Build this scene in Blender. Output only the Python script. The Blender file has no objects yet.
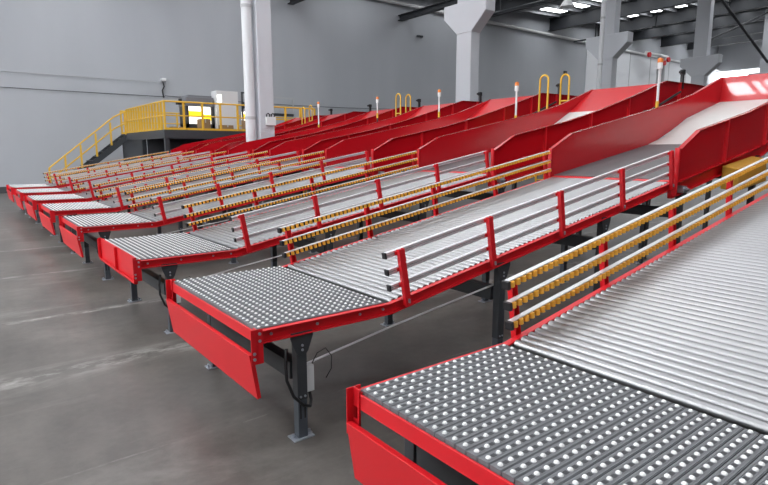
import bpy, bmesh, math, random
from mathutils import Vector, Matrix
random.seed(4)
SC = bpy.context.scene
COL = SC.collection
PI = math.pi

# ------------------------------------------------------------------ materials
def new_mat(name):
    m = bpy.data.materials.new(name); m.use_nodes = True
    nt = m.node_tree
    return m, nt, nt.nodes['Principled BSDF']

def mat(name, col, rough=0.5, metal=0.0, coat=0.0, noise=0.0, scale=8.0, bump=0.0, rvar=0.0):
    m, nt, b = new_mat(name)
    b.inputs['Base Color'].default_value = (*col, 1)
    b.inputs['Roughness'].default_value = rough
    b.inputs['Metallic'].default_value = metal
    if coat: b.inputs['Coat Weight'].default_value = coat; b.inputs['Coat Roughness'].default_value = 0.12
    if noise or bump or rvar:
        tc = nt.nodes.new('ShaderNodeTexCoord'); n = nt.nodes.new('ShaderNodeTexNoise')
        n.inputs['Scale'].default_value = scale; n.inputs['Detail'].default_value = 5
        nt.links.new(tc.outputs['Object'], n.inputs['Vector'])
        if noise:
            r = nt.nodes.new('ShaderNodeMix'); r.data_type = 'RGBA'
            r.inputs[6].default_value = (*[c * (1 - noise) for c in col], 1)
            r.inputs[7].default_value = (*[min(1, c * (1 + noise)) for c in col], 1)
            nt.links.new(n.outputs['Fac'], r.inputs[0]); nt.links.new(r.outputs[2], b.inputs['Base Color'])
        if rvar:
            mr = nt.nodes.new('ShaderNodeMapRange')
            mr.inputs['To Min'].default_value = max(0.02, rough - rvar); mr.inputs['To Max'].default_value = rough + rvar
            nt.links.new(n.outputs['Fac'], mr.inputs['Value']); nt.links.new(mr.outputs['Result'], b.inputs['Roughness'])
        if bump:
            bp = nt.nodes.new('ShaderNodeBump'); bp.inputs['Strength'].default_value = bump; bp.inputs['Distance'].default_value = 0.01
            nt.links.new(n.outputs['Fac'], bp.inputs['Height']); nt.links.new(bp.outputs['Normal'], b.inputs['Normal'])
    return m

def emit(name, col, s):
    m, nt, b = new_mat(name)
    b.inputs['Base Color'].default_value = (*col, 1)
    b.inputs['Emission Color'].default_value = (*col, 1)
    b.inputs['Emission Strength'].default_value = s
    return m

RED = mat('red_paint', (0.66, 0.008, 0.016), 0.38, noise=0.06, scale=3)
REDG = mat('red_gloss_sheet', (0.47, 0.006, 0.012), 0.2, rvar=0.04, scale=2.0, noise=0.05)
REDP = mat('red_polished_sheet', (0.55, 0.008, 0.014), 0.28, coat=1.0)
REDP.node_tree.nodes['Principled BSDF'].inputs['Coat Roughness'].default_value = 0.03
STEEL = mat('roller_steel', (0.36, 0.362, 0.37), 0.40, 0.92, rvar=0.04, scale=9)
ALU = mat('aluminium', (0.78, 0.78, 0.80), 0.42, 0.55)
ALUD = mat('aluminium_groove', (0.40, 0.405, 0.415), 0.45, 0.4)
GREYP = mat('grey_plastic', (0.15, 0.155, 0.165), 0.5, noise=0.12, scale=30)
POCK = mat('pocket_shade', (0.035, 0.036, 0.04), 0.6)  # near-black colour painting the shade in the mat's hollows
BALL = mat('white_ball', (0.86, 0.86, 0.85), 0.25)
ORANGE = mat('orange_plastic', (1.0, 0.48, 0.05), 0.35)
BLACK = mat('black_plastic', (0.012, 0.012, 0.014), 0.45)
DARK = mat('anthracite_paint', (0.040, 0.044, 0.050), 0.45, noise=0.15, scale=6)
FOOTM = mat('blue_grey_tube', (0.10, 0.115, 0.135), 0.35, 0.5)
GALV = mat('galvanised', (0.42, 0.45, 0.50), 0.42, 0.6, noise=0.15, scale=25)
BELTD = mat('dark_rubber_belt', (0.105, 0.108, 0.112), 0.5, noise=0.12, scale=4)
BELTW = mat('pale_belt', (0.56, 0.56, 0.54), 0.42, noise=0.06, scale=4)
YEL = mat('yellow_paint', (0.72, 0.43, 0.035), 0.45)
YELD = mat('ochre_paint', (0.58, 0.32, 0.035), 0.45)
PIPEM = mat('downpipe_paint', (0.66, 0.67, 0.69), 0.4)
COLM = mat('column_paint', (0.56, 0.575, 0.61), 0.6, noise=0.03, scale=1.2)
WHITE = mat('white_plastic', (0.75, 0.75, 0.75), 0.4)
HOODM = mat('grey_hood', (0.16, 0.165, 0.18), 0.5)
CABM = mat('pale_cabinet', (0.66, 0.67, 0.68), 0.5)
GREYB = mat('grey_box', (0.45, 0.46, 0.47), 0.5)
LAMPO = mat('orange_lens', (0.85, 0.25, 0.05), 0.3)
CARD = mat('cardboard', (0.30, 0.19, 0.10), 0.8, noise=0.15, scale=6)
ROOFM = mat('roof_sheet', (0.17, 0.175, 0.185), 0.6, noise=0.2, scale=2)
GIRD = mat('girder_paint', (0.020, 0.022, 0.027), 0.55)
PURL = mat('purlin_steel', (0.36, 0.37, 0.39), 0.5, 0.3)
PLAST = mat('wall_panel', (0.78, 0.79, 0.82), 0.5, noise=0.02, scale=1)
SKY = emit('skylight', (0.94, 0.97, 1.0), 7.5)
SKYD = emit('skylight_dull', (0.94, 0.97, 1.0), 3.0)
SKYM = emit('skylight_clear', (0.94, 0.97, 1.0), 5.0)
SKYB = emit('bright_skylight', (0.97, 0.98, 1.0), 18.0)
SKYW = emit('window_light', (0.94, 0.97, 1.0), 6.0)
LEDW = emit('screen_white', (1.0, 0.98, 0.9), 1.6)
LEDY = emit('screen_yellow', (1.0, 0.75, 0.02), 1.1)
LEDR = emit('screen_red', (0.9, 0.05, 0.02), 0.8)

def wall_mat():
    m, nt, b = new_mat('wall_grey_paint')
    tc = nt.nodes.new('ShaderNodeTexCoord'); mp = nt.nodes.new('ShaderNodeMapping'); mp.inputs['Scale'].default_value = (0.35, 0.35, 0.08)
    n = nt.nodes.new('ShaderNodeTexNoise'); n.inputs['Scale'].default_value = 1.0; n.inputs['Detail'].default_value = 6
    r = nt.nodes.new('ShaderNodeValToRGB')
    r.color_ramp.elements[0].position = 0.3; r.color_ramp.elements[0].color = (0.385, 0.40, 0.43, 1)
    r.color_ramp.elements[1].position = 0.7; r.color_ramp.elements[1].color = (0.435, 0.45, 0.48, 1)
    nt.links.new(tc.outputs['Object'], mp.inputs['Vector']); nt.links.new(mp.outputs['Vector'], n.inputs['Vector'])
    nt.links.new(n.outputs['Fac'], r.inputs['Fac']); nt.links.new(r.outputs['Color'], b.inputs['Base Color'])
    b.inputs['Roughness'].default_value = 0.6
    return m
WALL = wall_mat()
DIM = mat('light_block_dark', (0.10, 0.10, 0.11), 0.6)  # dark so the added blocking wall bounces little light back

def floor_mat():
    m, nt, b = new_mat('polished_concrete')
    N = nt.nodes.new; L = nt.links.new
    tc = N('ShaderNodeTexCoord')
    n1 = N('ShaderNodeTexNoise'); n1.inputs['Scale'].default_value = 0.9; n1.inputs['Detail'].default_value = 8; n1.inputs['Roughness'].default_value = 0.65
    n2 = N('ShaderNodeTexNoise'); n2.inputs['Scale'].default_value = 7; n2.inputs['Detail'].default_value = 8; n2.inputs['Roughness'].default_value = 0.7
    mp = N('ShaderNodeMapping'); mp.inputs['Rotation'].default_value = (0, 0, 0.5); mp.inputs['Scale'].default_value = (0.35, 1.6, 1)
    n3 = N('ShaderNodeTexNoise'); n3.inputs['Scale'].default_value = 0.8; n3.inputs['Detail'].default_value = 9; n3.inputs['Roughness'].default_value = 0.7; n3.inputs['Distortion'].default_value = 0.8
    L(tc.outputs['Object'], n1.inputs['Vector']); L(tc.outputs['Object'], n2.inputs['Vector'])
    L(tc.outputs['Object'], mp.inputs['Vector']); L(mp.outputs['Vector'], n3.inputs['Vector'])
    r = N('ShaderNodeValToRGB')
    r.color_ramp.elements[0].position = 0.32; r.color_ramp.elements[0].color = (0.068, 0.061, 0.054, 1)
    r.color_ramp.elements[1].position = 0.68; r.color_ramp.elements[1].color = (0.150, 0.138, 0.125, 1)
    L(n1.outputs['Fac'], r.inputs['Fac'])
    r3 = N('ShaderNodeValToRGB')
    r3.color_ramp.elements[0].position = 0.54; r3.color_ramp.elements[0].color = (0, 0, 0, 1)
    r3.color_ramp.elements[1].position = 0.74; r3.color_ramp.elements[1].color = (1, 1, 1, 1)
    L(n3.outputs['Fac'], r3.inputs['Fac'])
    mx = N('ShaderNodeMix'); mx.data_type = 'RGBA'; mx.inputs[7].default_value = (0.27, 0.258, 0.24, 1)
    sc = N('ShaderNodeMath'); sc.operation = 'MULTIPLY'; sc.inputs[1].default_value = 0.55
    L(r3.outputs['Color'], sc.inputs[0]); L(sc.outputs[0], mx.inputs[0]); L(r.outputs['Color'], mx.inputs[6])
    m2 = N('ShaderNodeMix'); m2.data_type = 'RGBA'; m2.blend_type = 'MULTIPLY'; m2.inputs[0].default_value = 0.55
    r2 = N('ShaderNodeValToRGB')
    r2.color_ramp.elements[0].position = 0.36; r2.color_ramp.elements[0].color = (0.62, 0.62, 0.62, 1)
    r2.color_ramp.elements[1].position = 0.6; r2.color_ramp.elements[1].color = (1, 1, 1, 1)
    L(n2.outputs['Fac'], r2.inputs['Fac']); L(mx.outputs[2], m2.inputs[6]); L(r2.outputs['Color'], m2.inputs[7])
    sp = N('ShaderNodeSeparateXYZ'); L(tc.outputs['Object'], sp.inputs[0])
    col = m2.outputs[2]
    mp4 = N('ShaderNodeMapping'); mp4.inputs['Scale'].default_value = (1.2, 3.0, 1)
    n4 = N('ShaderNodeTexNoise'); n4.inputs['Scale'].default_value = 2.2; n4.inputs['Detail'].default_value = 7; n4.inputs['Roughness'].default_value = 0.75
    L(tc.outputs['Object'], mp4.inputs['Vector']); L(mp4.outputs['Vector'], n4.inputs['Vector'])
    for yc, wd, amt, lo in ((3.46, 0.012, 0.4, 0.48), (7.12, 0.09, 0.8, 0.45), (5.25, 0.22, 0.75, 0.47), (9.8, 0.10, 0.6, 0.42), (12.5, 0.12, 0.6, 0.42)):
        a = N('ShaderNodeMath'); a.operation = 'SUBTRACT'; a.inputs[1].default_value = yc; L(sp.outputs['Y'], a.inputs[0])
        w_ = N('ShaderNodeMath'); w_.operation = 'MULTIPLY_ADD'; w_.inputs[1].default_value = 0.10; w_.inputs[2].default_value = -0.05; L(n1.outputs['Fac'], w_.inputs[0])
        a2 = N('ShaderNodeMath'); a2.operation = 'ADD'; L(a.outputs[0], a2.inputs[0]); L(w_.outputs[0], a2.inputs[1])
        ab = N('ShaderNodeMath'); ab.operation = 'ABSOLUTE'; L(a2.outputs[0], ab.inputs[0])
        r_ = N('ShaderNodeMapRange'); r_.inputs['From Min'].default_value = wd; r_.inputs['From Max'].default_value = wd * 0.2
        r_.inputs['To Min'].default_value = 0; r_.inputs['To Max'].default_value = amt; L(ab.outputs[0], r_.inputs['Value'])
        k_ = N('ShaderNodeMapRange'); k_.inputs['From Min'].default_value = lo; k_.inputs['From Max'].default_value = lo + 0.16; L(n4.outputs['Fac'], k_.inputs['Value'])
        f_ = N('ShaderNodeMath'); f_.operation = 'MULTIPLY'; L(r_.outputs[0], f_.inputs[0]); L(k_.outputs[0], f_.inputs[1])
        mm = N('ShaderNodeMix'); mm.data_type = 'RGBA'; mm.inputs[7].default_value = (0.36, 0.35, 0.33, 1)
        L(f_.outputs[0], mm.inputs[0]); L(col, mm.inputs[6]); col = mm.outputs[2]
    L(col, b.inputs['Base Color'])
    mr = N('ShaderNodeMapRange'); mr.inputs['To Min'].default_value = 0.32; mr.inputs['To Max'].default_value = 0.5
    L(n1.outputs['Fac'], mr.inputs['Value']); L(mr.outputs['Result'], b.inputs['Roughness'])
    b.inputs['Specular IOR Level'].default_value = 0.5
    return m
FLOOR = floor_mat()

# ------------------------------------------------------------------ mesh helpers
class MB:
    def __init__(self): self.v = []; self.f = []; self.sm = []; self.mi = []; self.cm = 0
    def add(self, vs, fs, smooth=False):
        o = len(self.v); self.v += [tuple(p) for p in vs]
        for f in fs: self.f.append(tuple(i + o for i in f)); self.sm.append(smooth); self.mi.append(self.cm)
        return self
    def box(self, x0, x1, y0, y1, z0, z1):
        vs = [(x, y, z) for x in (x0, x1) for y in (y0, y1) for z in (z0, z1)]
        return self.add(vs, [(0, 1, 3, 2), (4, 6, 7, 5), (0, 4, 5, 1), (2, 3, 7, 6), (0, 2, 6, 4), (1, 5, 7, 3)])
    def hexa(self, a, b):  # two quads (4 points each)
        return self.add(list(a) + list(b), [(0, 1, 2, 3), (4, 7, 6, 5), (0, 4, 5, 1), (1, 5, 6, 2), (2, 6, 7, 3), (3, 7, 4, 0)])
    def prism(self, poly, y0, y1):  # poly in XZ, extruded along Y
        n = len(poly)
        vs = [(p[0], y0, p[1]) for p in poly] + [(p[0], y1, p[1]) for p in poly]
        fs = [tuple(range(n)), tuple(range(2 * n - 1, n - 1, -1))] + [(i, i + n, (i + 1) % n + n, (i + 1) % n) for i in range(n)]
        return self.add(vs, fs)
    def prism_x(self, poly, x0, x1):  # poly in YZ, extruded along X
        n = len(poly)
        vs = [(x0, p[0], p[1]) for p in poly] + [(x1, p[0], p[1]) for p in poly]
        fs = [tuple(range(n)), tuple(range(2 * n - 1, n - 1, -1))] + [(i, i + n, (i + 1) % n + n, (i + 1) % n) for i in range(n)]
        return self.add(vs, fs)
    def strip(self, path, y0, y1, n0, n1):  # a band following an XZ path, n = offset along the path's normal
        pts = [Vector(p) for p in path]; N = len(pts); nm = []
        for i in range(N):
            d0 = (pts[i] - pts[i - 1]).normalized() if i else None
            d1 = (pts[i + 1] - pts[i]).normalized() if i < N - 1 else None
            a = d0 or d1; b = d1 or d0
            na = Vector((-a.y, a.x)); nb = Vector((-b.y, b.x)); m = (na + nb).normalized()
            nm.append(m / max(0.3, m.dot(na)))
        lo = [pts[i] + nm[i] * n0 for i in range(N)]; hi = [pts[i] + nm[i] * n1 for i in range(N)]
        vs = []
        for i in range(N):
            vs += [(lo[i].x, y0, lo[i].y), (lo[i].x, y1, lo[i].y), (hi[i].x, y1, hi[i].y), (hi[i].x, y0, hi[i].y)]
        fs = [(0, 1, 2, 3), tuple(4 * (N - 1) + k for k in (3, 2, 1, 0))]
        for i in range(N - 1):
            a = 4 * i; b = a + 4
            for k in range(4): fs.append((a + k, b + k, b + (k + 1) % 4, a + (k + 1) % 4))
        return self.add(vs, fs)
    def cyl(self, p0, p1, r, n=12, r1=None):
        p0 = Vector(p0); p1 = Vector(p1); d = (p1 - p0).normalized()
        u = d.orthogonal().normalized(); w = d.cross(u); r1 = r if r1 is None else r1
        a = [p0 + (u * math.cos(2 * PI * k / n) + w * math.sin(2 * PI * k / n)) * r for k in range(n)]
        b = [p1 + (u * math.cos(2 * PI * k / n) + w * math.sin(2 * PI * k / n)) * r1 for k in range(n)]
        self.add(a + b, [(k, (k + 1) % n, (k + 1) % n + n, k + n) for k in range(n)], True)
        self.add(a, [tuple(range(n - 1, -1, -1))]); self.add(b, [tuple(range(n))])
        return self
    def tube(self, pts, r, n=8):
        pts = [Vector(p) for p in pts]; rings = []; u = None
        for i, p in enumerate(pts):
            d = ((pts[min(i + 1, len(pts) - 1)] - pts[max(i - 1, 0)])).normalized()
            if u is None: u = d.orthogonal().normalized()
            u = (u - d * u.dot(d)).normalized(); w = d.cross(u)
            rings.append([p + (u * math.cos(2 * PI * k / n) + w * math.sin(2 * PI * k / n)) * r for k in range(n)])
        vs = [q for rg in rings for q in rg]
        fs = [(i * n + k, i * n + (k + 1) % n, (i + 1) * n + (k + 1) % n, (i + 1) * n + k) for i in range(len(pts) - 1) for k in range(n)]
        self.add(vs, fs, True)
        self.add(rings[0], [tuple(range(n - 1, -1, -1))]); self.add(rings[-1], [tuple(range(n))])
        return self
    def ball(self, c, r, seg=10, rings=6, top_only=False):
        vs = []; fs = []
        R = rings
        for i in range(R + 1):
            th = PI * i / R * (0.62 if top_only else 1)
            for k in range(seg):
                vs.append((c[0] + r * math.sin(th) * math.cos(2 * PI * k / seg), c[1] + r * math.sin(th) * math.sin(2 * PI * k / seg), c[2] + r * math.cos(th)))
        for i in range(R):
            for k in range(seg):
                fs.append((i * seg + k, (i + 1) * seg + k, (i + 1) * seg + (k + 1) % seg, i * seg + (k + 1) % seg))
        return self.add(vs, fs, True)
    def mesh(self, name, mats, off=(0, 0, 0)):
        me = bpy.data.meshes.new(name)
        me.from_pydata([(p[0] + off[0], p[1] + off[1], p[2] + off[2]) for p in self.v], [], self.f)
        mats = mats if isinstance(mats, (list, tuple)) else [mats]
        for m in mats: me.materials.append(m)
        bm = bmesh.new(); bm.from_mesh(me)
        for i, f in enumerate(bm.faces): f.smooth = self.sm[i]; f.material_index = self.mi[i]
        bmesh.ops.remove_doubles(bm, verts=[v for v in bm.verts if any(f.smooth for f in v.link_faces)], dist=1e-5) if False else None
        bmesh.ops.recalc_face_normals(bm, faces=bm.faces)
        bm.to_mesh(me); bm.free(); me.update()
        return me
    def build(self, name, mats, parent=None, off=(0, 0, 0), bevel=0.0):
        return link(name, self.mesh(name, mats, off), parent, bevel=bevel)

def link(name, me, parent=None, loc=(0, 0, 0), rot=(0, 0, 0), bevel=0.0):
    o = bpy.data.objects.new(name, me); COL.objects.link(o)
    o.location = loc; o.rotation_euler = rot
    if parent: o.parent = parent
    if bevel:
        b = o.modifiers.new('edge', 'BEVEL'); b.width = bevel; b.segments = 2; b.limit_method = 'ANGLE'; b.angle_limit = 0.7
    return o

def thing(name, label, cat, loc=(0, 0, 0), group=None, rz=0):
    o = bpy.data.objects.new(name, None); COL.objects.link(o); o.empty_display_size = 0.2
    o.location = loc; o.rotation_euler = (0, 0, rz); o['label'] = label; o['category'] = cat
    if group: o['group'] = group
    return o
def tag(o, label, cat, group=None, kind=None):
    o['label'] = label; o['category'] = cat
    if group: o['group'] = group
    if kind: o['kind'] = kind
    return o
def struct(o): o['kind'] = 'structure'; return o

# ------------------------------------------------------------------ camera
F = 552.0; H = 1.8
pitch = math.atan(91.5 / F); psi = math.atan2(434, math.hypot(F, 91.5))
cam_d = bpy.data.cameras.new('camera'); cam = bpy.data.objects.new('camera', cam_d); COL.objects.link(cam)
cam.location = (0, 0, H); cam.rotation_euler = (PI / 2 - pitch, 0, -psi)
cam_d.sensor_fit = 'HORIZONTAL'; cam_d.sensor_width = 36; cam_d.lens = 36 * F / 768; cam_d.clip_end = 300
SC.camera = cam
fw = Vector((math.sin(psi) * math.cos(pitch), math.cos(psi) * math.cos(pitch), -math.sin(pitch)))
rt = Vector((math.cos(psi), -math.sin(psi), 0)); up = rt.cross(fw)
def project(p):
    v = Vector(p) - Vector((0, 0, H)); d = v.dot(fw)
    if d < 0.05: return None
    return 384 + F * v.dot(rt) / d, 242.5 - F * v.dot(up) / d, d
def seen(p):
    q = project(p)
    return q is not None and 0 < q[0] < 768 and 0 < q[1] < 485

# ------------------------------------------------------------------ chute geometry (x as in the hall, y from the near edge, z up)
X0 = 1.35; W = 1.65; FAR_Y = [1.95, 4.62, 7.34, 10.38, 13.08, 15.78, 18.52, 21.20]
def near_y(i): return FAR_Y[i] - W
OFF = (-X0, 0, 0); FZ = -0.07
A = math.atan(0.175); CA, SA = math.cos(A), math.sin(A)
BX, BZ = 2.37, 0.73; BL = 4.19
def bed(s, n): return (BX + s * CA - n * SA, BZ + s * SA + n * CA)
BED_PATH = [(X0, 0.73), (BX, 0.73), bed(BL, 0)]
NW_TOP = [(6.49, 1.81), (6.96, 2.045), (8.35, 2.305), (9.33, 2.535), (10.5, 2.86), (11.67, 3.215), (12.85, 3.23), (13.6, 3.23)]
NW_BOT = [(6.49, 1.435), (9.1, 1.895), (10.37, 2.34), (11.67, 2.66), (13.6, 2.70)]
FW_TOP = [(6.48, 1.835), (6.93, 2.045), (8.87, 2.42), (9.7, 2.585), (10.57, 2.80), (11.70, 3.18)]
FW_BOT = [(6.48, 1.455), (9.13, 1.90), (10.37, 2.35), (11.70, 2.68)]
BELT = [(6.53, 1.475), (9.05, 1.905), (9.5, 2.02), (10.37, 2.38), (11.64, 2.715)]
BELT_STEEP = [(6.53, 1.475), (9.05, 1.905), (9.5, 2.02), (10.37, 2.40), (10.84, 2.635)]
POST_X = [2.50, 3.42, 4.36, 5.38, 6.40]
LEG_X = [1.655, 3.60, 5.15, 6.80, 9.0, 11.4]
RAIL_N = (0.105, 0.222, 0.346)
def bed_s(x, n=0): return (x - BX) / CA
def under(x): 
    if x < BX: return 0.65
    if x < 6.5: return BZ + (x - BX) * 0.175 - 0.085
    for p, q in zip(NW_BOT, NW_BOT[1:]):
        if p[0] <= x <= q[0]: return p[1] + (q[1] - p[1]) * (x - p[0]) / (q[0] - p[0]) - 0.15
    return 2.5
M = {}
def shared(key, fn):
    if key not in M: M[key] = fn()
    return M[key]
def part(name, key, fn, mats, parent, off=OFF, bevel=0.0, loc=(0, 0, 0), rot=(0, 0, 0)):
    me = shared(key, lambda: fn(MB()).mesh(name, mats, off))
    return link(name, me, parent, loc, rot, bevel)

def channel(b, y_web, y_out, path, h=0.08, t=0.006):
    """C-shaped side beam: a web with a top and a bottom flange."""
    lo, hi = min(y_web, y_out), max(y_web, y_out)
    b.strip(path, y_web - t / 2, y_web + t / 2, -h, 0)
    b.strip(path, lo, hi, -t, 0); b.strip(path, lo, hi, -h, -h + t)
    return b
def bolt_mesh():
    return shared('bolt', lambda: MB().cyl((0, 0, 0), (0, -0.008, 0), 0.010, 6).mesh('bolt', GALV))

def mat_strips(b):
    py = 0.0548; xa, xb = X0 - 0.002 + 0.01, BX - 0.036; z = 0.738
    for k in range(29):
        y = 1.60 - k * py; h = py / 2 - 0.0022
        b.box(xa, xb, y - h, y + h, z - 0.030, z - 0.004)
        for s in (-1, 1):
            b.box(xa, xb, y + s * h - s * 0.0065 - 0.0032, y + s * h - s * 0.0065 + 0.0050 * (1 if s < 0 else 1), z - 0.004, z - 0.001)
        b.box(xa, xb, y - 0.0135, y + 0.0135, z - 0.004, z)
    b.cm = 1
    for k in range(29):
        y = 1.60 - k * py
        for j in range(18):
            x = X0 + 0.034 + (j + 0.5) * 0.0548
            if x < xb - 0.01: b.box(x - 0.011, x + 0.011, y - 0.009, y + 0.009, z - 0.001, z + 0.0004)  # flat dark pads in place of shaded hollows between the balls
    return b

def roller_mesh(seg):
    return shared('roller%d' % seg, lambda: MB().cyl((0, 0.05, 0), (0, W - 0.05, 0), 0.0255, seg).mesh('roller', STEEL))

def slide_wall(b, top, bot, y, side, ribs):
    poly = list(top) + list(reversed(bot))
    b.prism(poly, y - 0.006, y + 0.006)
    lo, hi = sorted((y - 0.006 * side, y + side * 0.05))
    b.strip(top, lo, hi, -0.008, 0.0)
    b.strip(bot, lo, hi, 0.0, 0.008)
    for ends in (0, -1):
        x = top[ends][0]; b.box(x - 0.012, x + 0.012, lo, hi, bot[ends][1], top[ends][1])
    return b
def interp(path, x):
    for p, q in zip(path, path[1:]):
        if p[0] <= x <= q[0]: return p[1] + (q[1] - p[1]) * (x - p[0]) / (q[0] - p[0])
    return path[-1][1]

def flow_wheel():
    return shared('wheel', lambda: MB().cyl((0, 0, -0.018), (0, 0, 0.0145), 0.0165, 12).mesh('wheel', ORANGE))

ordinals = ['nearest', 'second', 'third', 'fourth', 'fifth', 'sixth', 'seventh', 'farthest']
def make_chute(i, label):
    yw = near_y(i)
    near = i <= 1; mid = i <= 3
    t = thing('sorting_chute', label, 'sorting chute', (X0, yw, 0), 'red sorting chutes in a row')
    # -- table frame
    nb = part('side_beam', 'nbeam', lambda b: channel(b, 0.04, 0.0, BED_PATH), RED, t)
    fb = part('side_beam', 'fbeam', lambda b: channel(b, W - 0.04, W, BED_PATH), RED, t)
    if mid:
        for x in (1.45, 1.78, 2.12, 2.32): link('bolt', bolt_mesh(), nb, (x - X0, 0.037, 0.69))
    part('front_bar', 'fbar', lambda b: b.box(X0 - 0.008, X0 + 0.004, 0.02, W - 0.02, 0.655, 0.722).box(X0 - 0.008, X0 + 0.03, 0.02, W - 0.02, 0.650, 0.657), RED, t, bevel=0.002)
    for s in (0, 1):
        def corner2(b, s=s):
            y = -0.005 if s == 0 else W + 0.005; d = 1 if s == 0 else -1
            ya, yb = sorted((y, y + 0.006 * d)); yc, yd = sorted((y, y + 0.05 * d))
            b.box(1.30, 1.378, ya, yb, 0.53, 0.748)
            b.box(1.335, 1.342, yc, yd, 0.66, 0.748); b.box(1.335, 1.342, yc, yd, 0.53, 0.60); b.box(1.335, 1.342, (yc + yd) / 2 - 0.025, (yc + yd) / 2 - 0.012, 0.60, 0.66)
            return b
        cp = part('corner_plate', 'corner%d' % s, corner2, RED, t, bevel=0.0015)
        if mid and s == 0:
            for bx, bz in ((1.355, 0.72), (1.355, 0.675), (1.318, 0.565), (1.318, 0.60)): link('bolt', bolt_mesh(), cp, (bx - X0, -0.004, bz))
    if i == 2:   # flap folded up
        def flap_up(b):
            b.box(1.334, 1.341, 0.012, W - 0.012, 0.50, 0.765)
            b.box(1.305, 1.341, 0.012, W - 0.012, 0.500, 0.507)
            for y in (0.012, 0.80, W - 0.022): b.box(1.305, 1.341, y, y + 0.010, 0.50, 0.765)
            b.box(1.305, 1.311, 0.012, W - 0.012, 0.50, 0.525)
            return b
        part('front_flap', 'flap_up', flap_up, RED, t, bevel=0.0015)
    else:
        def flap(b):
            y0, y1 = 0.008, W - 0.008
            b.hexa([(1.290, y0, 0.590), (1.334, y0, 0.300), (1.342, y0, 0.302), (1.298, y0, 0.590)], [(1.290, y1, 0.590), (1.334, y1, 0.300), (1.342, y1, 0.302), (1.298, y1, 0.590)])
            b.box(1.290, 1.320, y0, y1, 0.585, 0.592)
            for y in (y0, y1 - 0.006): b.hexa([(1.292, y, 0.590), (1.336, y, 0.302), (1.358, y, 0.306), (1.320, y, 0.590)], [(1.292, y + 0.006, 0.590), (1.336, y + 0.006, 0.302), (1.358, y + 0.006, 0.306), (1.320, y + 0.006, 0.590)])
            return b
        part('front_flap', 'flap', flap, RED, t, bevel=0.002)
    # -- ball transfer mat
    mt = part('ball_mat', 'mat', mat_strips, [GREYP, POCK], t)
    pos = [(X0 + 0.034 + j * 0.0548, 1.60 - k * 0.0548) for k in range(29) for j in range(18) if X0 + 0.034 + j * 0.0548 < BX - 0.04]
    bz = 0.7365
    rest = pos
    if near:
        vis = sorted((p for p in pos if seen((p[0], p[1] + yw, bz))), key=lambda p: project((p[0], p[1] + yw, bz))[2])
        one = shared('ball', lambda: MB().ball((0, 0, 0), 0.0106, 12, 6, True).mesh('ball', BALL))
        for p in vis[:100]: link('ball', one, mt, (p[0] - X0, p[1], bz))
        pick = set(vis[:100]); rest = [p for p in pos if p not in pick]
    def balls(b):
        for p in rest: b.ball((p[0], p[1], bz), 0.0106, 8, 3, True)
        return b
    o = part('ball', 'balls%d' % (i if near else 9), balls, BALL, mt); o['kind'] = 'stuff'
    part('gap_strip', 'gap', lambda b: b.box(BX - 0.036, BX + 0.02, 0.045, W - 0.045, 0.66, 0.708), BLACK, t)
    # -- roller bed
    ns = 66; ds = (BL - 0.118) / (ns - 1)
    if mid:
        rm = roller_mesh(16)
        for k in range(ns):
            x, z = bed(0.052 + k * ds, -0.016); link('roller', rm, t, (x - X0, 0, z))
    else:
        def allr(b):
            for k in range(ns):
                x, z = bed(0.052 + k * ds, -0.016); b.cyl((x, 0.05, z), (x, W - 0.05, z), 0.0255, 8)
            return b
        o = part('roller', 'rollers_far', allr, STEEL, t); o['kind'] = 'stuff'
    part('roller_end_strip', 'endstrip', lambda b: b.strip([bed(0.0, 0), bed(BL, 0)], 0.042, 0.052, -0.07, -0.008).strip([bed(0.0, 0), bed(BL, 0)], W - 0.052, W - 0.042, -0.07, -0.008), BLACK, t)
    part('end_bar', 'endbar', lambda b: b.strip([bed(BL - 0.045, 0), bed(BL + 0.03, 0)], 0.03, W - 0.03, -0.07, 0.012), RED, t, bevel=0.002)
    # -- fences
    def post(b, side):
        y = -0.035 if side == 0 else W
        q = [bed(-0.022, -0.058), bed(0.022, -0.058), bed(0.022, 0.37 - 0.04 * side), bed(-0.022, 0.375 - 0.04 * side)]
        q = [(a - BX, c - BZ) for a, c in q]
        yf = y if side == 0 else y + 0.035 - 0.005
        b.prism(q, yf, yf + 0.005)
        for s in (-1, 1):
            r = [bed(s * 0.022 - 0.0025, -0.058), bed(s * 0.022 + 0.0025, -0.058), bed(s * 0.022 + 0.0025, 0.37 - 0.04 * side), bed(s * 0.022 - 0.0025, 0.373 - 0.04 * side)]
            b.prism([(a - BX, c - BZ) for a, c in r], y, y + 0.035)
        for n in RAIL_N:   # rail clamps
            c = [bed(-0.034, n - 0.012), bed(0.034, n - 0.012), bed(0.034, n + 0.012), bed(-0.034, n + 0.012)]
            ya, yb = (0.0, 0.012) if side == 0 else (W - 0.012, W)
            b.prism([(a - BX, cc - BZ) for a, cc in c], ya, yb)
        return b
    for side in (0, 1):
        for x in POST_X:
            po = part('fence_post', 'post%d' % side, lambda b: post(b, side), RED, t, (0, 0, 0), loc=(x - X0, 0, BZ + (x - BX) * 0.175))
            if near and side == 0:
                for nn in (-0.03, -0.045):
                    q = bed(0, nn); link('bolt', bolt_mesh(), po, (q[0] - BX, -0.034, q[1] - BZ + 0.02))
    SA0, SA1 = 0.02, BL - 0.06
    def silver_rail(b, n):
        pa, pb = bed(SA0, n), bed(SA1, n); path = [pa, pb]
        b.strip(path, 0.012, 0.046, 0.010, 0.020); b.strip(path, 0.012, 0.046, -0.020, -0.012)
        b.strip(path, 0.012, 0.018, -0.012, -0.004); b.strip(path, 0.012, 0.018, 0.003, 0.010)
        b.cm = 1; b.strip(path, 0.018, 0.044, -0.012, 0.010)
        return b
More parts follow.
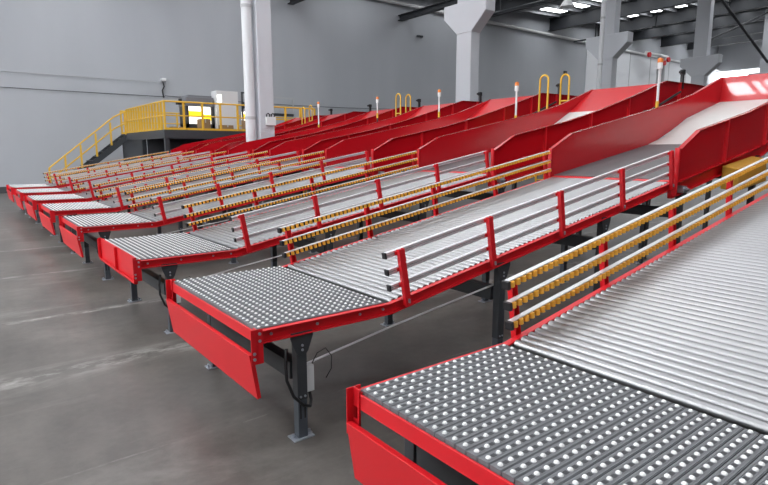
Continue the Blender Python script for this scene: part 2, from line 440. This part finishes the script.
    def flow_rail(b, n):
        path = [bed(SA0, n), bed(SA1, n)]
        b.strip(path, W - 0.044, W - 0.012, 0.015, 0.022)
        b.strip(path, W - 0.018, W - 0.012, -0.020, 0.021)
        b.cm = 1; b.strip(path, W - 0.028, W - 0.018, -0.021, 0.015)
        return b
    wheel_list = []
    for r, n in enumerate(RAIL_N):
        ra = part('side_rail', 'srail%d' % r, lambda b: silver_rail(b, n), [ALU, ALUD], t)
        part('end_cap', 'scap%d' % r, lambda b: b.strip([bed(SA0 - 0.008, n), bed(SA0 + 0.006, n)], 0.010, 0.048, -0.022, 0.022), BLACK, ra)
        fr = part('flow_rail', 'frail%d' % r, lambda b: flow_rail(b, n), [ALU, BLACK], t)
        part('end_cap', 'fcap%d' % r, lambda b: b.strip([bed(SA0 - 0.008, n), bed(SA0 + 0.012, n)], W - 0.058, W - 0.010, -0.023, 0.023), BLACK, fr)
        ws = [(SA0 + 0.04 + 0.05 * k) for k in range(int((SA1 - SA0 - 0.06) / 0.05) + 1)]
        for s in ws:
            x, z = bed(s, n - 0.0015); wheel_list.append((project((x, W - 0.042 + yw, z))[2] if seen((x, W - 0.042 + yw, z)) else 1e6, r, s, n, fr))
    wheel_list.sort(key=lambda w: (w[0], w[1], w[2]))
    nind = 100 if near else 0
    for (d, r, s, n, fr) in wheel_list[:nind]:
        x, z = bed(s, n - 0.0015); link('wheel', flow_wheel(), fr, (x - X0, W - 0.042, z), (0, -A, 0))
    for r in range(3):
        left = [w for w in wheel_list[nind:] if w[1] == r]
        if not left: continue
        def wl(b):
            for (d, r_, s, n, fr) in left:
                p = bed(s, n - 0.016); q = bed(s, n + 0.013)
                b.cyl((p[0], W - 0.042, p[1]), (q[0], W - 0.042, q[1]), 0.0165, 8)
            return b
        o = part('wheel', 'wheels%d_%d' % (r, i if near else 9), wl, ORANGE, left[0][4]); o['kind'] = 'stuff'
    # -- slide
    short = i <= 1
    bp = BELT if short else BELT_STEEP
    part('rubber_belt', 'beltd', lambda b: b.strip(BELT[:2], 0.014, W - 0.014, -0.02, 0), BELTD, t)
    part('pale_belt', 'beltw%d' % short, lambda b: b.strip(bp[1:], 0.014, W - 0.014, -0.02, 0.002), BELTW, t)
    p0 = bp[-1]
    part('receiving_plate', 'plate%d' % short, lambda b: b.strip([p0, (11.70, 3.175), (11.74, 3.18), (13.6, 3.18)], 0.014, W - 0.010, -0.012, 0), REDP, t)
    part('side_wall', 'nwall', lambda b: slide_wall(b, NW_TOP, NW_BOT, 0.006, -1, 0), REDG, t, bevel=0.0015)
    fwl = part('side_wall', 'fwall', lambda b: slide_wall(b, FW_TOP, FW_BOT, W - 0.006, 1, 0), REDG, t, bevel=0.0015)
    for x in (7.75, 9.05, 10.3, 11.3, 12.3):
        part('stiffener', 'nstiff%.2f' % x, lambda b: b.box(x - 0.02, x + 0.02, -0.038, 0.0, interp(NW_BOT, x) + 0.006, interp(NW_TOP, x) - 0.006), RED, t)
    for x in (7.75, 9.05, 10.3, 11.3):
        part('stiffener', 'fstiff%.2f' % x, lambda b: b.box(x - 0.02, x + 0.02, W, W + 0.038, interp(FW_BOT, x) + 0.006, interp(FW_TOP, x) - 0.006), RED, t)
    LOW = [(6.45, 1.40), (9.1, 1.875), (10.37, 2.32), (11.67, 2.64), (13.6, 2.68)]
    part('support_channel', 'nlow', lambda b: channel(b, 0.05, 0.0, LOW, 0.14), RED, t)
    part('support_channel', 'flow', lambda b: channel(b, W - 0.05, W, LOW, 0.14), RED, t)
    for s in (0, 1):
        y0, y1 = (-0.045, 0.006) if s == 0 else (W - 0.006, W + 0.045)
        part('end_post', 'endpost%d' % s, lambda b: b.box(6.462, 6.486, y0, y1, 1.30, 1.835), RED, t, bevel=0.002)
    bear = part('bearing_block', 'bearing', lambda b: b.box(6.66, 6.76, -0.03, 0.045, 1.32, 1.40).cyl((6.71, -0.03, 1.36), (6.71, -0.06, 1.36), 0.025, 10).cyl((6.71, -0.06, 1.36), (6.71, -0.085, 1.36), 0.012, 8), GALV, t)
    def guard(b):
        z0, z1 = 1.36, 1.36 + 0.18
        b.hexa([(7.75, -0.21, 1.30), (8.68, -0.21, 1.40), (8.68, -0.004, 1.42), (7.75, -0.004, 1.32)], [(7.75, -0.19, 1.58), (8.68, -0.19, 1.70), (8.68, -0.004, 1.735), (7.75, -0.004, 1.615)])
        return b
    if i <= 3: part('motor_guard', 'guard', guard, YELD, t, bevel=0.012)
    # -- legs and bracing
    for x in LEG_X:
        zt = under(x) + 0.01
        for s in (0, 1):
            if not near and not (i == 2) and x > 6: continue
            ya, yb = (0.025, 0.095) if s == 0 else (W - 0.095, W - 0.025)
            def leg(b):
                b.box(x - 0.036, x + 0.036, ya, yb, 0.20, zt)
                yo = ya if s == 0 else yb; yi = yo - 0.008 if s == 0 else yo + 0.008
                q = [(x - 0.078, zt + 0.005), (x - 0.082, zt - 0.03), (x - 0.045, zt - 0.13), (x - 0.025, zt - 0.15), (x + 0.025, zt - 0.15), (x + 0.045, zt - 0.13), (x + 0.082, zt - 0.03), (x + 0.078, zt + 0.005)]
                b.prism(q, *sorted((yo, yi)))
                b.cm = 1
                for dz in (-0.085, -0.115): b.cyl((x, yi, zt + dz), (x, yi + (-0.006 if s == 0 else 0.006), zt + dz), 0.009, 8)
                for dx in (-0.016, 0.016): b.cyl((x + dx, yo, 0.225), (x + dx, yo + (-0.006 if s == 0 else 0.006), 0.225), 0.008, 8)
                return b
            lg = part('leg', 'leg%.1f_%d' % (x, s), leg, [DARK, GALV], t, bevel=0.003)
            def foot(b):
                b.box(x - 0.033, x + 0.033, ya + 0.004, yb - 0.004, FZ + 0.006, 0.26)
                b.cm = 1; b.box(x - 0.075, x + 0.075, ya - 0.015, yb + 0.015, FZ, FZ + 0.008)
                b.cm = 1
                for dx in (-0.06, 0.06): b.cyl((x + dx, (ya + yb) / 2, FZ + 0.008), (x + dx, (ya + yb) / 2, FZ + 0.035), 0.010, 6).cyl((x + dx, (ya + yb) / 2, FZ + 0.008), (x + dx, (ya + yb) / 2, FZ + 0.012), 0.022, 10)
                b.cm = 2
                for dx in (-0.016, 0.016): b.box(x + dx - 0.005, x + dx + 0.005, *sorted(((ya if s == 0 else yb) + (0.003 if s == 0 else -0.003), (ya if s == 0 else yb) + (0.008 if s == 0 else -0.008))), 0.07, 0.17)
                return b
            part('foot', 'foot%.1f_%d' % (x, s), foot, [FOOTM, GALV, BLACK], lg)
        if near or i == 2 or x < 6:
            zc = min(zt - 0.12, 0.44) if x < 2 else zt - 0.22
            part('cross_beam', 'cross%.1f' % x, lambda b: b.box(x - 0.04, x + 0.04, 0.12, W - 0.12, zc - 0.12, zc), DARK, t, bevel=0.003)
    # -- wiring
    if i <= 3:
        part('junction_box', 'jbox', lambda b: b.box(1.700, 1.758, 0.05, 0.10, 0.23, 0.41), CABM, t, bevel=0.004)
        def cable(b):
            b.tube([(1.575, 0.08, 0.55), (1.55, 0.05, 0.45), (1.545, 0.03, 0.36), (1.58, 0.012, 0.25), (1.65, 0.01, 0.17), (1.71, 0.03, 0.14), (1.735, 0.06, 0.17), (1.73, 0.075, 0.235)], 0.011, 8)
            b.tube([(1.75, 0.075, 0.40), (1.80, 0.08, 0.47), (1.87, 0.085, 0.49), (1.92, 0.09, 0.42), (1.92, 0.095, 0.33), (1.88, 0.1, 0.27)], 0.0035, 6)
            return b
        part('cable', 'cable', cable, BLACK, t)
        part('conduit', 'conduit', lambda b: b.tube([(1.69, 0.11, 0.395), (2.45, 0.11, 0.515), (3.58, 0.11, 0.665)], 0.0085, 8), ALU, t)
    # -- sensor on the near wall
    part('sensor_head', 'sensor', lambda b: b.box(12.42, 12.49, -0.01, 0.05, 3.10, 3.42).box(12.40, 12.50, -0.02, 0.06, 3.40, 3.50).box(12.33, 12.41, 0.0, 0.05, 3.42, 3.47), BLACK, t, bevel=0.008)
    part('control_rod', 'rod', lambda b: b.cyl((10.9, -0.08, 2.55), (12.2, -0.08, 3.02), 0.022, 8).cyl((10.9, -0.10, 2.55), (10.9, 0.0, 2.55), 0.04, 8), BLACK, t)
    return t

LABELS = [
    'red sorting chute nearest the viewer, its roller bed filling the lower right corner',
    'red sorting chute with hanging front flap, beside a grey leg with a looped black cable',
    'red sorting chute whose front flap is folded up flush with the ball table',
    'fourth red sorting chute from the viewer, just behind the one with the folded-up flap',
    'fifth red sorting chute from the viewer, counted along the row of front flaps',
    'sixth red sorting chute from the viewer, third from the grey wall',
    'seventh red sorting chute from the viewer, second from the grey wall',
    'red sorting chute farthest from the viewer, closest to the yellow stair platform',
]
for i, lb in enumerate(LABELS): make_chute(i, lb)

# ------------------------------------------------------------------ signal beacons and crossover ladders in the gaps
def nth(k): return ['first', 'second', 'third', 'fourth', 'fifth', 'sixth'][k]
BEL = ['slim beacon pole with orange top standing tallest, behind the second chute’s far wall',
       'slim beacon pole with orange top left of the tall yellow ladder hoops',
       'slim beacon pole with orange top just left of the tall corbelled column’s foot',
       'slim beacon pole immediately left of the small middle pair of yellow hoops',
       'slim beacon pole beside the tiny yellow hoops right of the square column']
for k, (i, bx, b0, b1) in enumerate(((1, 9.42, 2.58, 3.32), (2, 9.13, 2.47, 3.17), (3, 9.87, 2.74, 3.33), (4, 9.96, 2.85, 3.36), (5, 9.60, 2.61, 3.38))):
    y = FAR_Y[i] + 0.075
    t = thing('signal_beacon', BEL[k], 'beacon', (bx, y, 0), 'beacon poles along the chute walls')
    MB().box(-0.05, 0.05, -0.02, 0.05, FZ, FZ + 0.012).cyl((0, 0, FZ), (0, 0, b0 - 0.05), 0.02, 10).build('stand_tube', DARK, t)
    MB().cyl((0, 0, b0 - 0.10), (0, 0, b0 + 0.04), 0.026, 10).build('base_clamp', YEL, t)
    MB().cyl((0, 0, b0), (0, 0, b1 - 0.16), 0.019, 10).build('pole', WHITE, t)
    MB().cyl((0, 0, b1 - 0.18), (0, 0, b1 - 0.08), 0.042, 14).build('lamp_base', WHITE, t)
    MB().cyl((0, 0, b1 - 0.08), (0, 0, b1 - 0.015), 0.042, 14).ball((0, 0, b1 - 0.042), 0.042, 12, 5, True).build('lamp_lens', LAMPO, t)

LAD = [(2, 10.60, 'yellow ladder hoop nearest the viewer, left one of the tallest pair'),
       (2, 11.38, 'yellow ladder hoop nearest the viewer, right one of the tallest pair'),
       (4, 11.10, 'small yellow ladder hoop left of the corbelled column, left of its pair'),
       (4, 11.50, 'small yellow ladder hoop left of the corbelled column, right of its pair'),
       (6, 10.85, 'tiny yellow ladder hoop right of the square column, left of its pair'),
       (6, 11.17, 'tiny yellow ladder hoop right of the square column, right of its pair')]
for (i, x, lb) in LAD:
    yc = FAR_Y[i] + 0.51
    t = thing('ladder', lb, 'ladder', (x, yc, 0), 'yellow ladders between the chutes')
    zt = 3.46 if x < 11 else 3.54
    pts = [(0, -0.11, FZ), (0, -0.11, zt - 0.11)] + [(0, -0.11 * math.cos(a), zt - 0.11 + 0.11 * math.sin(a)) for a in [PI * q / 8 for q in range(1, 8)]] + [(0, 0.11, zt - 0.11), (0, 0.11, FZ)]
    MB().tube(pts, 0.022, 8).build('hoop_rail', YEL, t)
    for z in [0.3 * q + 0.25 for q in range(int((zt - 0.5) / 0.3))]:
        MB().cyl((0, -0.11, z), (0, 0.11, z), 0.016, 8).build('rung', YEL, t)

# ------------------------------------------------------------------ columns with corbels
def roof_z(x): return 11.75 + 0.047 * (x - 16.4)
COLX = [7.85, 17.05, 27.4, 38.1, 49.2]; CY = 16.42
CL = ['wide grey square column with a small switch box, standing among the far chutes',
      'pale grey column with double corbel in front of the bare grey wall',
      'pale grey corbelled column with a white downpipe, right of the wall’s middle',
      'grey column whose tapering corbel hovers just above the red slide at right',
      'grey column at the far right edge where two dark braces meet']
for k, (x, lb) in enumerate(zip(COLX, CL)):
    t = thing('column', lb, 'column', (x, CY, 0), 'concrete columns with corbels')
    t['kind'] = 'structure'
    hw, hy = 0.25, 0.41
    MB().box(-hw, hw, -hy, hy, FZ, roof_z(x - hw) - 0.01).build('shaft', COLM, t, bevel=0.03)
    zt = 7.67; c = 1.16
    MB().prism_x([(-hy + 0.01, zt - 1.2), (hy - 0.01, zt - 1.2), (c, zt - 0.5), (c, zt), (-c, zt), (-c, zt - 0.5)], -hw - 0.02, hw + 0.02).build('corbel', COLM, t, bevel=0.03)
for k, x, y, lb in ((0, 7.39, 15.84, 'thick white downpipe running up beside the wide square column'), (2, 26.0, 15.62, 'white downpipe running up the corbelled column in the middle right')):
    r = 0.155 if k == 0 else 0.11
    t = thing('downpipe', lb, 'pipe', (x, y + (0.38 if k == 0 else 0.35), 0), 'white downpipes on columns')
    b = MB().cyl((0, 0, FZ), (0, 0, roof_z(x) - 0.02), r, 20).build('pipe', PIPEM, t)
    for z in (2.75, 6.0, 8.2): MB().cyl((0, 0, z), (0, 0, z + 0.09), r + 0.012, 20).build('pipe_collar', GREYB, t)
# switch box on the first column
t = thing('switch_box', 'white socket box with cable loops mounted low on the wide square column', 'switch box', (7.88, CY - 0.41, 2.58))
MB().box(-0.10, 0.22, -0.09, 0.0, 0.0, 0.26).build('housing', WHITE, t, bevel=0.01)
for dx in (-0.02, 0.14): MB().tube([(dx - 0.05, -0.04, 0.25), (dx - 0.05, -0.05, 0.33), (dx, -0.05, 0.37), (dx + 0.05, -0.05, 0.33), (dx + 0.05, -0.04, 0.25)], 0.018, 6).build('cable_loop', BLACK, t)

# ------------------------------------------------------------------ platform with stair
PX0, PX1, PY0, PY1, PZ = 6.4, 18.4, 21.6, 28.3, 2.57
pf = thing('platform', 'raised dark steel platform with yellow guard rails against the grey wall', 'platform', (PX0, PY0, 0))
o = (-PX0, -PY0, 0)
MB().box(PX0, PX1, PY0, PY1, PZ - 0.06, PZ).build('deck', DARK, pf, o)
MB().box(PX0 - 0.02, PX1, PY0 - 0.02, PY0, PZ - 0.30, PZ + 0.02).box(PX0 - 0.02, PX0, PY0, PY1 - 1.0, PZ - 0.30, PZ + 0.02).build('edge_beam', DARK, pf, o)
for x in (6.5, 9.4, 12.3, 15.2, 18.2):
    for y in (21.75, 24.9, 28.1): MB().box(x - 0.08, x + 0.08, y - 0.08, y + 0.08, FZ, PZ - 0.06).build('support_post', DARK, pf, o)
MB().box(PX0 + 0.1, PX1, 24.4, 24.44, 0.0, PZ - 0.06).build('shade_panel', DARK, pf, o)  # dark sheet standing in for shade and dim equipment below the deck
MB().box(PX0 + 0.02, PX0 + 0.06, 24.9, PY1, 0.0, PZ - 0.06).build('shade_panel', DARK, pf, o)  # same dark stand-in for under-deck shade, on the stair side
for z in (0.9, 1.75): MB().box(PX0 + 0.1, PX1, 21.7, 21.76, z, z + 0.08).build('brace_bar', DARK, pf, o)
def rail_run(p, q, n, sh=0.0, toe=True, npost=None):
    """guard rail from p to q (deck points)"""
    p = Vector(p); q = Vector(q)
    for k in range(n + 1):
        c = p.lerp(q, k / n)
        MB().box(c.x - 0.035, c.x + 0.035, c.y - 0.035, c.y + 0.035, c.z, c.z + 1.06).build('rail_post', YEL, pf, o)
    for dz, r in ((1.06, 0.032), (0.55, 0.026)):
        MB().cyl(p + Vector((0, 0, dz)), q + Vector((0, 0, dz)), r, 8).build('rail_bar', YEL, pf, o)
    if toe:
        d = (q - p).normalized(); s = Vector((-d.y, d.x, 0)) * 0.008
        MB().hexa([p - s, p + s, q + s, q - s], [v + Vector((0, 0, 0.10)) for v in (p - s, p + s, q + s, q - s)]).build('toe_board', YEL, pf, o)
rail_run((PX0 + 0.04, PY0 + 0.04, PZ), (12.9, PY0 + 0.04, PZ), 9)
rail_run((PX0 + 0.04, PY0 + 0.44, PZ), (PX0 + 0.04, 27.2, PZ), 13)
MB().cyl((PX0 + 0.04, PY0 + 0.04, PZ + 1.06), (PX0 + 0.04, PY0 + 0.44, PZ + 1.06), 0.032, 8).cyl((PX0 + 0.04, PY0 + 0.04, PZ + 0.55), (PX0 + 0.04, PY0 + 0.44, PZ + 0.55), 0.026, 8).build('rail_bar', YEL, pf, o)
rail_run((PX0 + 0.04, PY1 - 0.04, PZ), (PX1, PY1 - 0.04, PZ), 14)
SXB = 3.12
for y in (27.25, 28.25):
    b = MB().prism([(PX0 + 0.02, PZ), (PX0 + 0.02, PZ - 0.30), (SXB + 0.30, FZ), (SXB - 0.05, FZ)], y - 0.02, y + 0.02)
    b.build('stair_stringer', DARK, pf, o)
    if y > 28: continue
    for k in range(6):
        f = k / 5; x = SXB + 0.12 + (PX0 - SXB - 0.16) * f; z = max(0, (x - SXB) * PZ / (PX0 - SXB))
        MB().box(x - 0.035, x + 0.035, y - 0.035, y + 0.035, z, z + 1.0).build('rail_post', YEL, pf, o)
    for dz in (1.0, 0.5):
        MB().cyl((SXB + 0.12, y, 0.09 + dz), (PX0 - 0.5, y, PZ - 0.28 + dz), 0.032, 8).cyl((PX0 - 0.5, y, PZ - 0.28 + dz), (PX0 + 0.04, y, PZ + dz), 0.032, 8).build('rail_bar', YEL, pf, o)
for k in range(12):
    x = SXB + 0.2 + k * 0.275; z = (k + 1) * PZ / 13
    MB().box(x - 0.14, x + 0.14, 27.27, 28.23, z - 0.03, z).build('stair_tread', DARK, pf, o)

# things on the platform
t = thing('scanner_machine', 'grey parcel machine with glowing yellow and white panel behind yellow rails', 'machine', (7.8, 23.0, PZ))
MB().box(0.0, 1.15, 0.2, 1.2, 1.05, 1.42).box(0.1, 1.1, 0.25, 1.15, 1.40, 1.50).build('hood', HOODM, t, bevel=0.02)
MB().box(0.05, 1.10, 0.35, 0.45, 0.35, 1.05).build('light_panel', LEDW, t)
MB().box(0.08, 0.70, 0.32, 0.36, 0.62, 0.86).box(0.72, 1.06, 0.32, 0.36, 0.50, 0.74).build('yellow_screen', LEDY, t)
MB().box(0.78, 0.98, 0.32, 0.36, 0.36, 0.48).build('red_screen', LEDR, t)
for q in (0.0, 1.05): MB().box(q, q + 0.10, 0.25, 1.1, 0.0, 1.05).build('side_frame', DARK, t)
MB().box(0.0, 1.15, 0.25, 1.1, 0.0, 0.34).build('machine_base', DARK, t)
MB().box(-0.30, 0.0, 0.3, 0.6, 1.10, 1.24).box(-0.22, -0.10, 0.4, 0.5, 1.24, 1.34).build('camera_head', BLACK, t, bevel=0.01)
t = thing('control_cabinet', 'tall pale grey control cabinet with a small white sign on the platform', 'cabinet', (9.0, 23.0, PZ))
MB().box(0, 0.95, 0, 0.6, 0, 1.72).build('housing', CABM, t, bevel=0.015)
MB().box(0.03, 0.22, -0.012, 0.0, 1.25, 1.55).build('sign_plate', LEDW, t)
MB().box(0.05, 0.92, -0.008, 0.0, 0.08, 1.20).build('door', CABM, t)
for q, (x, y, w, h, lb) in enumerate(((8.02, 22.3, 0.42, 0.50, 'brown cardboard box below the yellow glowing panel'), (8.9, 22.3, 0.5, 0.28, 'low brown carton in front of the tall grey cabinet'), (10.05, 22.5, 0.45, 0.52, 'brown cardboard box right of the tall grey cabinet'), (7.15, 23.1, 0.5, 0.20, 'flat carton near the platform corner rail'))):
    t = thing('cardboard_box', lb, 'box', (x, y, PZ), 'boxes on the platform')
    MB().box(0, w, 0, 0.4, 0, h).build('carton', CARD, t, bevel=0.008)
    MB().box(w * 0.45, w * 0.55, -0.002, 0.402, h * 0.7, h + 0.002).build('tape', GREYB, t)
t = thing('scanning_gantry', 'dark scanning gantry with a white monitor left of the square column', 'gantry', (10.2, 23.2, PZ))
MB().box(0, 0.06, 0, 0.06, 0, 1.75).box(1.2, 1.26, 0, 0.06, 0, 1.75).box(0, 1.26, 0, 0.06, 1.69, 1.75).build('frame', DARK, t)
MB().box(0.05, 0.55, -0.15, 0.15, 1.05, 1.32).box(0.62, 0.9, -0.1, 0.15, 0.95, 1.65).cyl((0.3, -0.1, 1.05), (0.3, -0.1, 0.98), 0.1, 12).build('camera_head', BLACK, t, bevel=0.02)
MB().box(0.5, 0.86, -0.22, -0.18, 1.18, 1.55).build('monitor', LEDW, t, bevel=0.005)
MB().box(0.0, 0.42, 0.05, 0.09, 0.55, 0.92).build('light_panel', LEDW, t)
MB().box(0.02, 0.40, 0.02, 0.05, 0.60, 0.82).build('yellow_screen', LEDY, t)
t = thing('pipe_frame', 'grey tubular frame standing behind the wide square column', 'frame', (13.3, 26.6, PZ))
for q in (0.0, 1.25): MB().box(q, q + 0.05, 0, 0.05, 0, 2.0).build('upright', GREYB, t)
MB().box(0, 1.3, 0, 0.05, 1.92, 2.0).build('top_bar', GREYB, t)
MB().box(0, 1.3, 0, 0.06, 1.02, 1.16).build('middle_bar', DARK, t)

# ------------------------------------------------------------------ hall shell
XA, XB, YA, YB = -16.0, 74.0, -12.0, 30.0
fl = MB().box(XA, XB, YA, YB, -0.3, FZ).build('floor', FLOOR); struct(fl)
struct(MB().prism([(XA, -0.2), (XB, -0.2), (XB, roof_z(XB)), (XA, roof_z(XA))], YB, YB + 0.3).build('wall_back', WALL))
struct(MB().box(XB, XB + 0.3, YA, YB + 0.3, -0.2, 14.4).build('wall_end', PLAST))
struct(MB().box(XA - 0.3, XA, YA, YB + 0.3, -0.2, 10.2).build('wall_rear', PLAST))
struct(MB().prism([(XA, -0.2), (XB, -0.2), (XB, roof_z(XB)), (XA, roof_z(XA))], YA - 0.3, YA).build('wall_light_block', DIM))  # unseen wall added to block light on the near-facing sides
struct(MB().box(XA, XB, YB - 0.03, YB, FZ, 0.22).build('baseboard_back', mat('dark_base', (0.06, 0.06, 0.065), 0.6)))
struct(MB().hexa([(XA, YA, roof_z(XA)), (XB, YA, roof_z(XB)), (XB, YB + 0.3, roof_z(XB)), (XA, YB + 0.3, roof_z(XA))],
                 [(XA, YA, roof_z(XA) + 0.15), (XB, YA, roof_z(XB) + 0.15), (XB, YB + 0.3, roof_z(XB) + 0.15), (XA, YB + 0.3, roof_z(XA) + 0.15)]).build('ceiling', ROOFM))
# pale cladding on the right part of the back wall
struct(MB().box(46.5, XB, YB - 0.06, YB - 0.031, 0.32, 11.3).build('trim_1', PLAST))
for x in (50, 54, 58, 62, 66, 70): struct(MB().box(x - 0.04, x + 0.04, YB - 0.08, YB - 0.06, 0.32, 11.3).build('trim_2', GREYB))
# girders, purlins
GX = [(8.2, 9.9), (16.4, 10.15), (24.6, 10.35), (32.3, 11.5), (40.9, 11.75), (48.2, 12.2), (54.2, 12.5), (60.0, 12.55), (66.0, 12.9)]
for x, z in GX:
    h = min(0.36 if x < 25 else 1.0, roof_z(x) - z - 0.02)
    b = MB().box(x - 0.18, x + 0.18, YA, YB - 0.02, z, z + 0.05).box(x - 0.18, x + 0.18, YA, YB - 0.02, z + h - 0.05, z + h).box(x - 0.03, x + 0.03, YA, YB - 0.02, z + 0.05, z + h - 0.05)
    struct(b.build('roof_beam', GIRD))
for k in range(15):
    y = 29.0 - 2.0 * k
    struct(MB().hexa([(XA, y - 0.04, roof_z(XA) - 0.22), (XB, y - 0.04, roof_z(XB) - 0.22), (XB, y + 0.04, roof_z(XB) - 0.22), (XA, y + 0.04, roof_z(XA) - 0.22)],
                     [(XA, y - 0.04, roof_z(XA)), (XB, y - 0.04, roof_z(XB)), (XB, y + 0.04, roof_z(XB)), (XA, y + 0.04, roof_z(XA))]).build('roof_beam', PURL))
# skylight panels
wn = 0
def skylight(x0, x1, y0, y1, m):
    global wn
    wn += 1
    za, zb = roof_z(x0) - 0.03, roof_z(x1) - 0.03
    struct(MB().hexa([(x0, y0, za), (x1, y0, zb), (x1, y1, zb), (x0, y1, za)], [(x0, y0, za + 0.025), (x1, y0, zb + 0.025), (x1, y1, zb + 0.025), (x0, y1, za + 0.025)]).build('window_%d' % wn, m))
for x0, x1, m in ((-3.5, 1.5, SKYD), (2.5, 7.5, SKY), (8.5, 15.5, SKYM)):
    for y in (27, 22, 17, 12, 7, 2, -3, -8): skylight(x0, x1, y - 0.8, y + 0.8, m)
for x in (20.5, 28.4):
    for y in (28, 24, 20, 16, 12, 8, 4, 0): skylight(x - 2.6, x + 2.6, y - 0.7, y + 0.7, SKYD)
for x in (38.9, 46.2, 52.5, 58.3, 64.2):
    for k in range(14): skylight(x - 1.3, x + 1.3, 28.2 - 2 * k - 0.35, 28.2 - 2 * k + 0.35, SKY)
for x in (-9.6, -7.0):
    for k in range(15): skylight(x, x + 1.6, 4 + 1.3 * k, 5 + 1.3 * k, SKYB)
# strip window in the end wall and windows in the wall behind the viewer
wn += 1; struct(MB().box(XB - 0.05, XB - 0.001, 8, 29.9, 9.9, 11.1).build('window_%d' % wn, SKYW))
for y in range(-12, 29, 4):
    for z in (3.6, 6.2):
        wn += 1; struct(MB().box(XA + 0.001, XA + 0.05, y, y + 2.8, z, z + 1.9).build('window_%d' % wn, SKYW))

# pipes, cables and fittings on the back wall
tag(MB().cyl((18, YB - 0.2, 11.42), (XB, YB - 0.2, 11.42), 0.12, 10).build('wall_pipe', WHITE), 'long white pipe running along the top of the back wall', 'pipe')
def sag(x0, x1, z0, z1, s, n=10): return [(x0 + (x1 - x0) * k / n, YB - 0.05, z0 + (z1 - z0) * k / n - s * 4 * (k / n) * (1 - k / n)) for k in range(n + 1)]
tag(MB().tube(sag(-10, 9, 4.7, 4.55, 0.05), 0.013, 6).tube(sag(9, 24, 4.6, 4.6, 0.12), 0.013, 6).build('wall_cable', BLACK), 'lower thin dark cable strung along the grey wall', 'cable')
tag(MB().tube(sag(-10, 9, 5.35, 5.25, 0.04), 0.014, 6).build('wall_cable', GREYB), 'upper faint cable strung along the left of the grey wall', 'cable')
t = thing('wall_camera', 'small dark camera with a dangling cable on the grey wall above the platform', 'camera', (8.93, YB, 5.3))
MB().box(-0.10, 0.10, -0.35, 0.0, 0.0, 0.14).build('housing', WHITE, t, bevel=0.02)
MB().tube([(0, -0.06, 0.0), (0.06, -0.06, -0.25), (-0.05, -0.06, -0.45), (0.0, -0.06, -0.80)], 0.03, 6).build('cable', BLACK, t)
t = thing('wall_lamp', 'tiny twin emergency lamp high on the grey wall left of the corbelled column', 'lamp', (26.3, YB, 9.60))
for dx in (-0.14, 0.14): MB().cyl((dx, -0.02, 0), (dx, -0.22, -0.05), 0.07, 10).build('lamp_head', DARK, t)
MB().box(-0.16, 0.16, -0.04, 0, -0.05, 0.05).build('housing', GREYB, t)
t = thing('wall_sensor', 'single dark wall sensor to the right of the corbelled column', 'sensor', (43.3, YB, 8.6))
MB().box(-0.15, 0.15, -0.2, 0, -0.12, 0.12).build('housing', DARK, t, bevel=0.02)
# roof services at the upper right
def pipe(name, pts, r, m, lb, cat='pipe'): return tag(MB().tube(pts, r, 8).build(name, m), lb, cat)
pipe('brace_rod', [(39.5, CY - 0.1, 11.55), (48.90, CY - 0.1, 8.35)], 0.09, GIRD, 'long dark diagonal brace descending at the upper right corner', 'brace')
pipe('brace_rod', [(39.5, CY + 0.12, 8.9), (48.90, CY + 0.12, 11.95)], 0.07, GIRD, 'thinner dark diagonal brace crossing the longer one at upper right', 'brace')
pipe('sprinkler_pipe', [(30, YB - 3, 11.0), (30, -8, 11.0)], 0.06, DARK, 'dark sprinkler pipe hung under the roof above the corbelled column')
pipe('sprinkler_pipe', [(43, YB - 1, 11.0), (43, -8, 11.0)], 0.06, DARK, 'dark sprinkler pipe hung under the roof right of the middle column')
for x, y, z in ((30, 26, 11.0), (30, 20.5, 11.0), (43, 27, 11.0), (43, 22, 11.0), (43, 17, 11.0)):
    o_ = MB().cyl((x, y, z + 0.065), (x, y, roof_z(x)), 0.04, 6).build('hanger_rod', DARK)
    tag(o_, 'thin dark hanger rod holding a sprinkler pipe under the roof', 'rod', 'hanger rods under the roof')
t = thing('high_bay_lamp', 'white high bay lamp hanging at the top edge between two columns', 'lamp', (28.1, 19.5, 9.75))
MB().cyl((0, 0, 0), (0, 0, 0.35), 0.42, 16, 0.2).build('lamp_shade', WHITE, t)
MB().cyl((0, 0, 0.35), (0, 0, 0.7), 0.16, 12).build('ballast', WHITE, t)
MB().cyl((0, 0, 0.7), (0, 0, roof_z(28.1) - 9.75), 0.02, 6).build('hanger', DARK, t)

t = thing('sprinkler_valve', 'small sprinkler valve set with red wheels on grey riser pipes at the far wall', 'valve', (57.6, 28.6, FZ))
for dx in (-0.5, 0.5): MB().cyl((dx, 0, 0), (dx, 0, 11.2), 0.16, 10).build('riser_pipe', GREYB, t)
MB().cyl((-3.2, 0, 11.3), (1.2, 0, 11.3), 0.15, 10).build('header_pipe', WHITE, t)
for dx, z in ((-3.0, 11.1), (0.9, 11.0), (0.1, 10.6)): MB().cyl((dx, -0.35, z), (dx, -0.15, z), 0.24, 12).build('hand_wheel', RED, t)

# ------------------------------------------------------------------ light
w = bpy.data.worlds.new('hall_daylight'); SC.world = w; w.use_nodes = True
bg = w.node_tree.nodes['Background']; bg.inputs['Color'].default_value = (0.90, 0.95, 1.0, 1); bg.inputs['Strength'].default_value = 0.4
vs = SC.view_settings
vs.view_transform = 'Standard'; vs.look = 'None'; vs.gamma = 1.0; vs.use_curve_mapping = False; vs.exposure = 0.15
SC.cycles.use_denoising = True
SC.cycles.max_bounces = 8
SC.cycles.sample_clamp_indirect = 6.0
